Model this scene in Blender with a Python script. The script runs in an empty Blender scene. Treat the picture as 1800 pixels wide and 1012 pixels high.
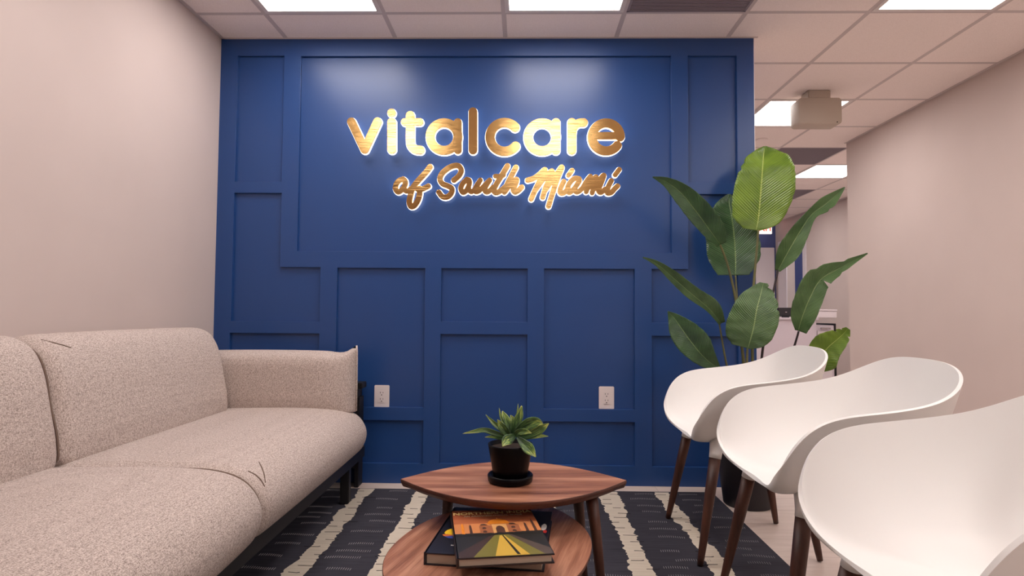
import bpy, bmesh, math, random
import numpy as np
from mathutils import Vector, Matrix

# ------------------------------------------------------------------ camera, world, exposure
F_PX, TILT, YAW, ROLL = 1041.03, 0.04109, 0.01906, 0.00675
CAM = Vector((1.69243, -3.21393, 0.92237))
H = 2.436          # ceiling height
T = 0.6096         # ceiling grid pitch
GX, GY = 0.36604, -0.27615
_c, _s = math.cos(YAW), math.sin(YAW)
_R = Vector((_c, _s, 0)); _F = Vector((-_s, _c, 0)); _U = Vector((0, 0, 1))
F2 = _F * math.cos(TILT) + _U * math.sin(TILT)
_U2 = _U * math.cos(TILT) - _F * math.sin(TILT)
R3 = _R * math.cos(ROLL) + _U2 * math.sin(ROLL)
U3 = _U2 * math.cos(ROLL) - _R * math.sin(ROLL)

def at(px, py, axis='y', v=0.0):
    """world point on the plane axis = v seen at pixel (px, py) of the 1800x1012 frame"""
    d = F2 + R3 * ((px - 900) / F_PX) - U3 * ((py - 506) / F_PX)
    k = 'xyz'.index(axis)
    return CAM + d * ((v - CAM[k]) / d[k])

scene = bpy.context.scene
C = scene.collection
cd = bpy.data.cameras.new('camera'); cam = bpy.data.objects.new('camera', cd); C.objects.link(cam)
cd.sensor_width = 36; cd.lens = F_PX / 1800 * 36; cd.clip_start = 0.02; cd.clip_end = 60
m = Matrix.Identity(4)
for i in range(3):
    m[i][0] = R3[i]; m[i][1] = U3[i]; m[i][2] = -F2[i]; m[i][3] = CAM[i]
cam.matrix_world = m
scene.camera = cam

w = bpy.data.worlds.new('world'); scene.world = w; w.use_nodes = True
w.node_tree.nodes['Background'].inputs[0].default_value = (.8, .8, .85, 1)
w.node_tree.nodes['Background'].inputs[1].default_value = 0.2
scene.view_settings.view_transform = 'Standard'
scene.view_settings.look = 'None'
scene.view_settings.gamma = 1
scene.view_settings.use_curve_mapping = False
scene.view_settings.exposure = 0.98
PANEL_STRENGTH = 6.0
PANEL_COLOUR = (1.0, .928, .897)

# ------------------------------------------------------------------ materials
def lin(c):
    return tuple((v / 255 / 12.92 if v <= 10 else ((v / 255 + .055) / 1.055) ** 2.4) for v in c)

def mat(name, rgb=(200, 200, 200), rough=.6, metal=0.0, spec=.5, build=None, emit=None, es=0.0):
    mt = bpy.data.materials.new(name); mt.use_nodes = True
    nt = mt.node_tree; b = nt.nodes['Principled BSDF']
    col = lin(rgb) + (1,)
    b.inputs['Base Color'].default_value = col
    b.inputs['Roughness'].default_value = rough
    b.inputs['Metallic'].default_value = metal
    b.inputs['Specular IOR Level'].default_value = spec
    if emit:
        b.inputs['Emission Color'].default_value = tuple(emit) + (1,)
        b.inputs['Emission Strength'].default_value = es
    if build: build(nt, b)
    return mt

def N(nt, t, **kw):
    n = nt.nodes.new(t)
    for k, v in kw.items():
        if k in n.inputs: n.inputs[k].default_value = v
        else: setattr(n, k, v)
    return n

def L(nt, a, b): nt.links.new(a, b)

def coords(nt, scale=(1, 1, 1), kind='Object', rot=(0, 0, 0)):
    tc = N(nt, 'ShaderNodeTexCoord'); mp = N(nt, 'ShaderNodeMapping')
    mp.inputs['Scale'].default_value = scale; mp.inputs['Rotation'].default_value = rot
    L(nt, tc.outputs[kind], mp.inputs['Vector'])
    return mp.outputs['Vector']

def ramp(nt, fac, stops):
    r = N(nt, 'ShaderNodeValToRGB'); e = r.color_ramp.elements
    while len(e) < len(stops): e.new(.5)
    for i, (p, c) in enumerate(stops):
        e[i].position = p; e[i].color = lin(c) + (1,)
    L(nt, fac, r.inputs['Fac'])
    return r.outputs['Color']

def bump(nt, b, h, strength=.2, dist=.002):
    bp = N(nt, 'ShaderNodeBump'); bp.inputs['Strength'].default_value = strength
    bp.inputs['Distance'].default_value = dist
    L(nt, h, bp.inputs['Height']); L(nt, bp.outputs['Normal'], b.inputs['Normal'])

def noise(nt, vec, scale, detail=3, rough=.5):
    n = N(nt, 'ShaderNodeTexNoise'); n.inputs['Scale'].default_value = scale
    n.inputs['Detail'].default_value = detail; n.inputs['Roughness'].default_value = rough
    L(nt, vec, n.inputs['Vector']); return n.outputs['Fac']

def b_plaster(c0, c1, sc=2.5):
    def f(nt, b):
        v = coords(nt)
        L(nt, ramp(nt, noise(nt, v, sc, 2), [(.3, c0), (.7, c1)]), b.inputs['Base Color'])
        bump(nt, b, noise(nt, v, 220, 2), .08, .001)
    return f

def b_tile(nt, b):
    v = coords(nt)
    n1 = noise(nt, v, 320, 3)
    L(nt, ramp(nt, n1, [(.3, (236, 224, 219)), (.6, (247, 236, 231))]), b.inputs['Base Color'])
    bump(nt, b, n1, .25, .001)

def b_wood(c0, c1, c2, sc=1.0, axis='x'):
    def f(nt, b):
        s = {'x': (1.4, 16, 16), 'y': (16, 1.4, 16), 'z': (16, 16, 1.4)}[axis]
        v = coords(nt, tuple(a * sc for a in s))
        n1 = noise(nt, v, 1.6, 4, .6)
        s2 = {'x': (3, 90, 90), 'y': (90, 3, 90), 'z': (90, 90, 3)}[axis]
        n2 = noise(nt, coords(nt, s2), 2.2, 3, .6)
        mx = N(nt, 'ShaderNodeMath', operation='MULTIPLY_ADD')
        L(nt, n2, mx.inputs[0]); mx.inputs[1].default_value = .35; L(nt, n1, mx.inputs[2])
        L(nt, ramp(nt, mx.outputs[0], [(.45, c0), (.66, c1), (.88, c2)]), b.inputs['Base Color'])
        bump(nt, b, n2, .06, .0006)
    return f

def b_fabric(nt, b):
    v = coords(nt)
    a = N(nt, 'ShaderNodeTexWave', wave_type='BANDS', bands_direction='Z'); a.inputs['Scale'].default_value = 60
    a.inputs['Distortion'].default_value = 3.5; a.inputs['Detail'].default_value = 2; a.inputs['Detail Scale'].default_value = 3
    c = N(nt, 'ShaderNodeTexWave', wave_type='BANDS', bands_direction='Y'); c.inputs['Scale'].default_value = 75
    c.inputs['Distortion'].default_value = 3.5; c.inputs['Detail'].default_value = 2; c.inputs['Detail Scale'].default_value = 3
    d = N(nt, 'ShaderNodeTexWave', wave_type='BANDS', bands_direction='X'); d.inputs['Scale'].default_value = 75
    d.inputs['Distortion'].default_value = 3.5; d.inputs['Detail'].default_value = 2; d.inputs['Detail Scale'].default_value = 3
    for q in (a, c, d): L(nt, v, q.inputs['Vector'])
    m1 = N(nt, 'ShaderNodeMath', operation='ADD'); L(nt, a.outputs['Fac'], m1.inputs[0]); L(nt, c.outputs['Fac'], m1.inputs[1])
    m2 = N(nt, 'ShaderNodeMath', operation='ADD'); L(nt, m1.outputs[0], m2.inputs[0]); L(nt, d.outputs['Fac'], m2.inputs[1])
    n1 = noise(nt, v, 330, 3, .7)
    s1 = coords(nt, (420, 110, 420)); s2 = coords(nt, (420, 420, 110))
    n2 = noise(nt, s1, 1.0, 2, .6); n3 = noise(nt, s2, 1.0, 2, .6)
    m3 = N(nt, 'ShaderNodeMath', operation='MULTIPLY_ADD'); L(nt, m2.outputs[0], m3.inputs[0]); m3.inputs[1].default_value = .03; L(nt, n1, m3.inputs[2])
    m4 = N(nt, 'ShaderNodeMath', operation='MULTIPLY_ADD'); L(nt, n2, m4.inputs[0]); m4.inputs[1].default_value = .6; L(nt, m3.outputs[0], m4.inputs[2])
    m5 = N(nt, 'ShaderNodeMath', operation='MULTIPLY_ADD'); L(nt, n3, m5.inputs[0]); m5.inputs[1].default_value = .6; L(nt, m4.outputs[0], m5.inputs[2])
    m6 = N(nt, 'ShaderNodeMath', operation='MULTIPLY'); L(nt, m5.outputs[0], m6.inputs[0]); m6.inputs[1].default_value = .72
    L(nt, ramp(nt, m6.outputs[0], [(.64, (130, 116, 109)), (.80, (181, 166, 158)), (.96, (217, 204, 197))]), b.inputs['Base Color'])
    bump(nt, b, m5.outputs[0], .35, .001)

def b_floor(nt, b):
    v = coords(nt)
    br = N(nt, 'ShaderNodeTexBrick'); br.offset = .37
    br.inputs['Scale'].default_value = 1; br.inputs['Brick Width'].default_value = 1.2; br.inputs['Row Height'].default_value = .18
    br.inputs['Mortar Size'].default_value = .0015; br.inputs['Color1'].default_value = lin((214, 197, 187)) + (1,)
    br.inputs['Color2'].default_value = lin((220, 204, 195)) + (1,); br.inputs['Mortar'].default_value = lin((190, 172, 162)) + (1,)
    L(nt, v, br.inputs['Vector'])
    n = noise(nt, coords(nt, (2, 14, 1)), 2.5, 4, .6)
    mx = N(nt, 'ShaderNodeMix', data_type='RGBA', blend_type='MULTIPLY'); mx.inputs['Factor'].default_value = .6
    L(nt, br.outputs['Color'], mx.inputs['A'])
    L(nt, ramp(nt, n, [(.3, (225, 219, 215)), (.7, (255, 255, 255))]), mx.inputs['B'])
    L(nt, mx.outputs['Result'], b.inputs['Base Color'])

def b_rug(nt, b):
    v = coords(nt, (1, 1, 1))
    n = noise(nt, coords(nt, (3, 120, 1)), 2.0, 3, .6)
    n2 = noise(nt, v, 3, 2)
    m1 = N(nt, 'ShaderNodeMath', operation='MULTIPLY_ADD'); L(nt, n2, m1.inputs[0]); m1.inputs[1].default_value = .4; L(nt, n, m1.inputs[2])
    L(nt, ramp(nt, m1.outputs[0], [(.45, (46, 45, 52)), (.9, (68, 67, 75))]), b.inputs['Base Color'])
    bump(nt, b, n, .5, .002)

def b_stripe(nt, b):
    n = noise(nt, coords(nt, (3, 130, 1)), 2.0, 3, .6)
    L(nt, ramp(nt, n, [(.3, (188, 176, 158)), (.7, (216, 206, 190))]), b.inputs['Base Color'])
    bump(nt, b, n, .5, .002)

def b_leaf(dark, light, vein, ns=46):
    def f(nt, b):
        tc = N(nt, 'ShaderNodeTexCoord'); sp = N(nt, 'ShaderNodeSeparateXYZ')
        L(nt, tc.outputs['UV'], sp.inputs[0])
        # v: across (-1..1 mapped 0..1), u: along
        ab = N(nt, 'ShaderNodeMath', operation='SUBTRACT'); L(nt, sp.outputs['Y'], ab.inputs[0]); ab.inputs[1].default_value = .5
        a2 = N(nt, 'ShaderNodeMath', operation='ABSOLUTE'); L(nt, ab.outputs[0], a2.inputs[0])
        # side veins run out and forward: phase = u*ns - |v|*k
        ph = N(nt, 'ShaderNodeMath', operation='MULTIPLY_ADD'); L(nt, a2.outputs[0], ph.inputs[0]); ph.inputs[1].default_value = -.38; L(nt, sp.outputs['X'], ph.inputs[2])
        sn = N(nt, 'ShaderNodeMath', operation='MULTIPLY'); L(nt, ph.outputs[0], sn.inputs[0]); sn.inputs[1].default_value = ns * 6.283
        si = N(nt, 'ShaderNodeMath', operation='SINE'); L(nt, sn.outputs[0], si.inputs[0])
        v = coords(nt); nz = noise(nt, v, 9, 3)
        cb = N(nt, 'ShaderNodeCombineXYZ'); L(nt, ph.outputs[0], cb.inputs[0])
        n2 = N(nt, 'ShaderNodeTexNoise'); n2.inputs['Scale'].default_value = 38; n2.inputs['Detail'].default_value = 3; L(nt, cb.outputs[0], n2.inputs['Vector'])
        ad = N(nt, 'ShaderNodeMath', operation='MULTIPLY_ADD'); L(nt, si.outputs[0], ad.inputs[0]); ad.inputs[1].default_value = .09; L(nt, nz, ad.inputs[2])
        ad2 = N(nt, 'ShaderNodeMath', operation='MULTIPLY_ADD'); L(nt, n2.outputs['Fac'], ad2.inputs[0]); ad2.inputs[1].default_value = .35; L(nt, ad.outputs[0], ad2.inputs[2])  # streaks along the veins: shading and gloss put into the colour
        c = ramp(nt, ad2.outputs[0], [(.45, dark), (.85, light)])
        lt = N(nt, 'ShaderNodeMath', operation='LESS_THAN'); L(nt, a2.outputs[0], lt.inputs[0]); lt.inputs[1].default_value = .012
        mx = N(nt, 'ShaderNodeMix', data_type='RGBA'); L(nt, lt.outputs[0], mx.inputs['Factor']); L(nt, c, mx.inputs['A'])
        mx.inputs['B'].default_value = lin(vein) + (1,)
        L(nt, mx.outputs['Result'], b.inputs['Base Color'])
        bs = N(nt, 'ShaderNodeMath', operation='MULTIPLY_ADD'); L(nt, si.outputs[0], bs.inputs[0]); bs.inputs[1].default_value = .25; L(nt, n2.outputs['Fac'], bs.inputs[2])
        bump(nt, b, bs.outputs[0], .6, .004)
    return f

def b_varleaf(nt, b):
    tc = N(nt, 'ShaderNodeTexCoord'); sp = N(nt, 'ShaderNodeSeparateXYZ'); L(nt, tc.outputs['UV'], sp.inputs[0])
    cb = N(nt, 'ShaderNodeCombineXYZ')
    mu = N(nt, 'ShaderNodeMath', operation='MULTIPLY'); L(nt, sp.outputs['X'], mu.inputs[0]); mu.inputs[1].default_value = .35
    L(nt, mu.outputs[0], cb.inputs[0]); L(nt, sp.outputs['Y'], cb.inputs[1])
    oi = N(nt, 'ShaderNodeObjectInfo'); L(nt, oi.outputs['Random'], cb.inputs[2])
    n = N(nt, 'ShaderNodeTexNoise'); n.inputs['Scale'].default_value = 11; n.inputs['Detail'].default_value = 2; L(nt, cb.outputs[0], n.inputs['Vector'])
    a = N(nt, 'ShaderNodeMath', operation='MULTIPLY_ADD'); L(nt, sp.outputs['X'], a.inputs[0]); a.inputs[1].default_value = .45; L(nt, n.outputs['Fac'], a.inputs[2])
    L(nt, ramp(nt, a.outputs[0], [(.58, (36, 62, 36)), (.80, (78, 112, 58)), (.95, (150, 170, 80)), (1.0, (206, 208, 120))]), b.inputs['Base Color'])

M = {
    'wall': mat('beige_wall_paint', rough=.75, spec=.25, build=b_plaster((200, 185, 179), (204, 189, 183))),
    'bluewall': mat('blue_satin_paint', (31, 67, 124), rough=.34, spec=.5,
                    build=lambda nt, b: bump(nt, b, noise(nt, coords(nt), 160, 2), .05, .0006)),
    'farblue': mat('blue_paint', (74, 86, 140), rough=.6),
    'tile': mat('ceiling_tile', rough=.9, spec=.1, build=b_tile),
    'grid': mat('ceiling_grid_metal', (200, 188, 186), rough=.6),
    'floor': mat('vinyl_floor', rough=.5, spec=.4, build=b_floor),
    'panel': mat('light_panel', (255, 255, 255), emit=PANEL_COLOUR, es=PANEL_STRENGTH),
    'frame': mat('light_frame', (215, 208, 205), rough=.5),
    'vent': mat('vent_grille', (140, 130, 138), rough=.8,
                build=lambda nt, b: bump(nt, b, noise(nt, coords(nt), 200, 2), .3, .002)),
    'plastic': mat('white_plastic', (232, 230, 227), rough=.42, spec=.45),
    'beigeplastic': mat('beige_plastic', (186, 172, 156), rough=.5),
    'outlet': mat('outlet_plastic', (226, 214, 212), rough=.4),
    'slot': mat('outlet_slot', (40, 32, 34), rough=.6),
    'walnut_top': mat('walnut_top', rough=.38, spec=.4, build=b_wood((100, 60, 44), (152, 101, 78), (190, 140, 113))),
    'walnut_leg': mat('walnut_leg', rough=.45, build=b_wood((48, 24, 18), (70, 37, 25), (88, 50, 34), 1, 'z')),
    'walnut_edge': mat('walnut_edge', rough=.45, build=b_wood((58, 28, 20), (80, 42, 30), (98, 56, 40))),
    'fabric': mat('oatmeal_fabric', rough=.95, spec=.1, build=b_fabric),
    'seam_shade': mat('fabric_crease_shade', (120, 102, 92), rough=.95, spec=.1),  # dark colour standing in for shade in the cushion creases
    'black': mat('black_steel', (19, 17, 21), rough=.5),
    'pot': mat('black_ceramic', (7, 6, 9), rough=.3, spec=.12),
    'tallpot': mat('black_planter', (30, 25, 32), rough=.5),
    'soil': mat('soil', (40, 30, 24), rough=1, build=b_plaster((30, 22, 17), (60, 44, 34), 60)),
    'rug': mat('charcoal_wool', rough=.95, spec=.1, build=b_rug),
    'stripe': mat('cream_wool', rough=.95, spec=.1, build=b_stripe),
    'thread_w': mat('white_thread', (158, 154, 156), rough=.9),
    'thread_b': mat('black_thread', (28, 26, 30), rough=.9),
    'gold': mat('brushed_gold', (228, 186, 120), rough=.13, metal=1.0,
                build=lambda nt, b: bump(nt, b, noise(nt, coords(nt, (2, 1, 330)), 2.0, 2), .3, .0008)),
    'glow': mat('sign_backlight', (255, 255, 255), emit=(1, .93, .84), es=1.25),
    'leaf_lit': mat('leaf_lit_tone', rough=.32, build=b_leaf((84, 114, 34), (122, 152, 50), (168, 186, 96))),  # brighter copy of the leaf green, with the light put into its colour
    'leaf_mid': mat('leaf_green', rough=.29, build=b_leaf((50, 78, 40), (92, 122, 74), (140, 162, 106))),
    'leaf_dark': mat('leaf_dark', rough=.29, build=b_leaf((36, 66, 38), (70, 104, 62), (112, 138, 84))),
    'stem': mat('leaf_stem', rough=.5, build=b_plaster((74, 74, 44), (104, 102, 58), 8)),
    'darkstem': mat('dark_stem', (44, 34, 38), rough=.5),
    'varleaf': mat('variegated_leaf', rough=.32, build=b_varleaf),
    'pages': mat('book_pages', (182, 166, 148), rough=.8,
                 build=lambda nt, b: bump(nt, b, noise(nt, coords(nt, (1, 1, 900)), 1.0, 2), .4, .0006)),
    'white': mat('white_paint', (222, 214, 218), rough=.5),
    'desk': mat('white_laminate', (206, 196, 204), rough=.45),
    'darkscreen': mat('black_monitor', (40, 38, 44), rough=.4),
    'chrome': mat('chrome', (200, 200, 205), rough=.25, metal=1),
    'exit_face': mat('exit_sign_face', (240, 232, 228), rough=.4, emit=(1, .9, .86), es=.5),
    'exit_red': mat('exit_red', (220, 50, 40), rough=.4, emit=(1, .15, .1), es=.7),
    'brown_door': mat('brown_door', (74, 52, 40), rough=.5),
}

def flat(name, rgb, rough=.35):
    if name not in M: M[name] = mat(name, rgb, rough=rough)
    return M[name]

# ------------------------------------------------------------------ helpers
def link(name, me, mt=None, parent=None, smooth=False):
    o = bpy.data.objects.new(name, me); C.objects.link(o)
    if mt is not None:
        for q in (mt if isinstance(mt, (list, tuple)) else [mt]): me.materials.append(q)
    if parent is not None: o.parent = parent
    if smooth:
        for p in me.polygons: p.use_smooth = True
    return o

def obj(name, bm, mt, parent=None, smooth=False, recalc=True):
    if recalc: bmesh.ops.recalc_face_normals(bm, faces=bm.faces[:])
    me = bpy.data.meshes.new(name); bm.to_mesh(me); bm.free()
    return link(name, me, mt, parent, smooth)

def tag(o, label=None, cat=None, group=None, kind=None):
    if label: o['label'] = label
    if cat: o['category'] = cat
    if group: o['group'] = group
    if kind: o['kind'] = kind
    return o

def thing(name, loc, label, cat, rz=0, group=None):
    o = bpy.data.objects.new(name, None); C.objects.link(o)
    o.location = loc; o.rotation_euler = (0, 0, rz); o.empty_display_size = .1
    return tag(o, label, cat, group)

def box(bm, x0, x1, y0, y1, z0, z1, mi=0):
    v = [bm.verts.new(p) for p in ((x0, y0, z0), (x1, y0, z0), (x1, y1, z0), (x0, y1, z0), (x0, y0, z1), (x1, y0, z1), (x1, y1, z1), (x0, y1, z1))]
    fs = []
    for q in ((3, 2, 1, 0), (4, 5, 6, 7), (0, 1, 5, 4), (1, 2, 6, 5), (2, 3, 7, 6), (3, 0, 4, 7)):
        f = bm.faces.new([v[i] for i in q]); f.material_index = mi; fs.append(f)
    return v

def bev(bm, r, seg=2):
    bmesh.ops.bevel(bm, geom=bm.edges[:], offset=r, segments=seg, affect='EDGES', clamp_overlap=True)

def boxobj(name, x0, x1, y0, y1, z0, z1, mt, parent=None, bevel=0, smooth=False):
    bm = bmesh.new(); box(bm, x0, x1, y0, y1, z0, z1)
    if bevel: bev(bm, bevel)
    return obj(name, bm, mt, parent, smooth)

def struct(o): o['kind'] = 'structure'; return o

def tube(bm, pts, rads, n=12, caps=True, flat_=1.0):
    pts = [Vector(p) for p in pts]; rings = []
    up = Vector((0, 0, 1))
    prev = None
    for i, p in enumerate(pts):
        d = (pts[min(i + 1, len(pts) - 1)] - pts[max(i - 1, 0)]).normalized()
        if prev is None:
            a = d.cross(up if abs(d.z) < .95 else Vector((1, 0, 0))).normalized()
        else:
            a = (prev - d * prev.dot(d)).normalized()
        prev = a; b2 = d.cross(a)
        r = rads[i] if hasattr(rads, '__len__') else rads
        rings.append([bm.verts.new(p + (a * math.cos(t) + b2 * math.sin(t) * flat_) * r) for t in (2 * math.pi * k / n for k in range(n))])
    for i in range(len(rings) - 1):
        for k in range(n):
            bm.faces.new((rings[i][k], rings[i][(k + 1) % n], rings[i + 1][(k + 1) % n], rings[i + 1][k]))
    if caps:
        bm.faces.new(rings[0][::-1]); bm.faces.new(rings[-1])
    return rings

def lathe(bm, prof, n=40, c=(0, 0)):
    rings = []
    for r, z in prof:
        if r < 1e-6: rings.append([bm.verts.new((c[0], c[1], z))])
        else: rings.append([bm.verts.new((c[0] + r * math.cos(2 * math.pi * k / n), c[1] + r * math.sin(2 * math.pi * k / n), z)) for k in range(n)])
    for a, b in zip(rings[:-1], rings[1:]):
        for k in range(n):
            q = [a[k % len(a)], a[(k + 1) % n % len(a)], b[(k + 1) % n % len(b)], b[k % len(b)]]
            u = []
            for v in q:
                if v not in u: u.append(v)
            if len(u) > 2: bm.faces.new(u)

def prism(bm, pts, z0, z1, mi=0):
    a = [bm.verts.new((x, y, z0)) for x, y in pts]; b = [bm.verts.new((x, y, z1)) for x, y in pts]
    f = bm.faces.new(a[::-1]); g = bm.faces.new(b); f.material_index = g.material_index = mi
    n = len(pts)
    for i in range(n):
        h = bm.faces.new((a[i], a[(i + 1) % n], b[(i + 1) % n], b[i])); h.material_index = mi

def crom(pts, per=10, closed=False):
    P = [np.array(p, float) for p in pts]; n = len(P); out = []
    rng = n if closed else n - 1
    for i in range(rng):
        if closed: p0, p1, p2, p3 = P[(i - 1) % n], P[i], P[(i + 1) % n], P[(i + 2) % n]
        else: p0, p1, p2, p3 = P[max(i - 1, 0)], P[i], P[i + 1], P[min(i + 2, n - 1)]
        for k in range(per):
            t = k / per
            out.append(.5 * ((2 * p1) + (-p0 + p2) * t + (2 * p0 - 5 * p1 + 4 * p2 - p3) * t * t + (-p0 + 3 * p1 - 3 * p2 + p3) * t ** 3))
    if not closed: out.append(P[-1])
    return out

# ------------------------------------------------------------------ room shell
XR, XF, YB, YF = 4.541, 5.88, -6.6, 6.67       # right wall, far side wall, wall behind the camera, far wall
WX = 2.947
bm = bmesh.new(); box(bm, -.12, 6.6, YB - .12, YF + .12, -.1, 0); struct(obj('floor', bm, M['floor']))
struct(boxobj('wall_left', -.12, 0, YB, .15, 0, H, M['wall']))
struct(boxobj('wall_right', XR, XR + .12, YB, 2.02, 0, H, M['wall']))
struct(boxobj('wall_return', XR + .12, 6.6, 1.9, 2.02, 0, H, M['wall']))
struct(boxobj('wall_hall', -.12, 0, .15, YF, 0, H, M['wall']))
struct(boxobj('wall_behind', -.12, XR + .12, YB - .12, YB, 0, H, M['wall']))

# far side wall with a doorway (y 5.70..6.2) and far blue wall
bm = bmesh.new()
box(bm, XF, XF + .12, 2.02, 5.70, 0, H)
box(bm, XF, XF + .12, 5.70, 6.25, 2.04, H)
box(bm, XF, XF + .12, 6.25, YF, 0, H)
struct(obj('wall_far_side', bm, M['wall']))
struct(boxobj('wall_far', -.12, 7.6, YF, YF + .12, 0, H, M['farblue']))
struct(boxobj('wall_beyond_doorway', 6.9, 7.0, 4.6, YF, 0, H, M['farblue']))
struct(boxobj('floor_beyond_doorway', 6.6, 7.6, 4.4, YF + .12, -.1, 0, M['floor']))
bm = bmesh.new()
box(bm, XF - .015, XF, 5.60, 5.70, 0, 2.10); box(bm, XF - .015, XF, 6.25, 6.55, 0, 2.10); box(bm, XF - .015, XF, 5.70, 6.25, 2.02, 2.10)
struct(obj('trim_1', bm, M['white']))
# white door leaf standing against the far blue wall
dr = struct(boxobj('door_1', 5.30, 5.84, YF - .05, YF - .005, 0.01, 2.02, M['white'], bevel=.004))
bm = bmesh.new(); tube(bm, [(5.38, YF - .10, .98), (5.48, YF - .10, .98)], .011); tube(bm, [(5.38, YF - .04, .98), (5.38, YF - .105, .98)], .012)
obj('door_handle', bm, M['chrome'], dr, True)

# panelled blue feature wall: body at y = .018, battens standing proud of it to y = 0
struct(boxobj('wall_back', 0, WX, .018, .15, 0, H, M['bluewall']))
OPEN = [(.095, .356, 1.634, 2.340), (.095, .358, .865, 1.571), (.358, .582, .865, 1.162), (.090, .582, .405, .800), (.090, .582, .105, .335),
        (.450, 2.496, 1.250, 2.337), (.675, 1.157, .405, 1.160), (.675, 1.157, .105, .335), (1.245, 1.716, .870, 1.160),
        (1.245, 1.716, .108, .802), (1.805, 2.295, .405, 1.161), (1.805, 2.295, .105, .338), (2.588, 2.854, 1.634, 2.337),
        (2.585, 2.850, .872, 1.571), (2.387, 2.585, .872, 1.162), (2.387, 2.850, .103, .801)]
xs = sorted({0, WX} | {a for o in OPEN for a in o[:2]}); zs = sorted({0, H - .002} | {a for o in OPEN for a in o[2:]})
def is_open(x, z): return any(a < x < b and c < z < d for a, b, c, d in OPEN)
bm = bmesh.new(); vc = {}
def vv(x, y, z):
    k = (round(x, 5), round(y, 5), round(z, 5))
    if k not in vc: vc[k] = bm.verts.new(k)
    return vc[k]
solid = {(i, j): not is_open((xs[i] + xs[i + 1]) / 2, (zs[j] + zs[j + 1]) / 2) for i in range(len(xs) - 1) for j in range(len(zs) - 1)}
for (i, j), s in solid.items():
    if not s: continue
    x0, x1, z0, z1 = xs[i], xs[i + 1], zs[j], zs[j + 1]
    bm.faces.new((vv(x0, 0, z0), vv(x1, 0, z0), vv(x1, 0, z1), vv(x0, 0, z1)))
    for di, dj, e in ((-1, 0, ((x0, z0), (x0, z1))), (1, 0, ((x1, z0), (x1, z1))), (0, -1, ((x0, z0), (x1, z0))), (0, 1, ((x0, z1), (x1, z1)))):
        if not solid.get((i + di, j + dj), False):
            (a, b), (c, d) = e
            bm.faces.new((vv(a, 0, b), vv(c, 0, d), vv(c, .018, d), vv(a, .018, b)))
trim = struct(obj('trim_2', bm, M['bluewall']))
bv = trim.modifiers.new('bevel', 'BEVEL'); bv.width = .0016; bv.segments = 2; bv.limit_method = 'ANGLE'
struct(boxobj('trim_3', WX, WX + .003, .0, .15, 0, H - .002, M['white']))

# ceiling: tiles with a grid of T-bars
XS = [GX + i * T for i in range(-1, 11)]; YS = [GY + j * T for j in range(-11, 13)]
LIGHTS = {}
for i, js in ((0, (-1, -3)), (2, (-1, -3, -7)), (5, (-1, -3, -5, -7, -9))):  # rows out of frame are unseen; right column added to brighten that side
    for j in js: LIGHTS[(i, j)] = 'light'
LIGHTS.update({(5, 2): 'light', (2, 3): 'light', (7, 5): 'light', (7, 8): 'light', (3, 7): 'light', (4, 4): 'light', (3, 1): 'light', (5, 8): 'light', (8, 4): 'light', (9.5, 9): 'light', (9, 9): 'skip', (10, 9): 'skip',  # panels out of sight are added to brighten the hall and doorway
               (3, -1): 'vent', (6, 4): 'vent', (7, 7): 'vent', (5, 5): 'x'})
LIGHTS.pop((5, 5))
bm = bmesh.new(); box(bm, -.12, 7.6, YB - .12, YF + .12, H + .012, H + .1)
ceil = struct(obj('ceiling', bm, M['tile']))
bm = bmesh.new()
lo_x, hi_x, lo_y, hi_y = 0.0, 6.6, YB, YF
for i in range(-1, 11):
    for j in range(-11, 12):
        if (i, j) in LIGHTS: continue
        x0, x1 = max(GX + i * T, lo_x), min(GX + (i + 1) * T, hi_x)
        y0, y1 = max(GY + j * T, lo_y), min(GY + (j + 1) * T, hi_y)
        if x1 - x0 < .02 or y1 - y0 < .02: continue
        box(bm, x0 + .004, x1 - .004, y0 + .004, y1 - .004, H, H + .011)
obj('ceiling_tile', bm, M['tile'], ceil)
bm = bmesh.new(); g = .012
for x in XS:
    if lo_x < x < hi_x: box(bm, x - g, x + g, lo_y, hi_y, H - .0012, H + .001)
for y in YS:
    if lo_y < y < hi_y: box(bm, lo_x, hi_x, y - g, y + g, H - .0008, H + .0009)
struct(obj('trim_4', bm, M['grid']))
# perimeter angle along the walls
bm = bmesh.new()
box(bm, 0, .02, YB, 0, H - .003, H); box(bm, XR - .02, XR, YB, 2.02, H - .003, H)
box(bm, 0, WX + .02, -.012, .0, H - .003, H); box(bm, XF - .02, XF, 2.02, YF, H - .003, H)
struct(obj('trim_5', bm, M['grid']))

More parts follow.
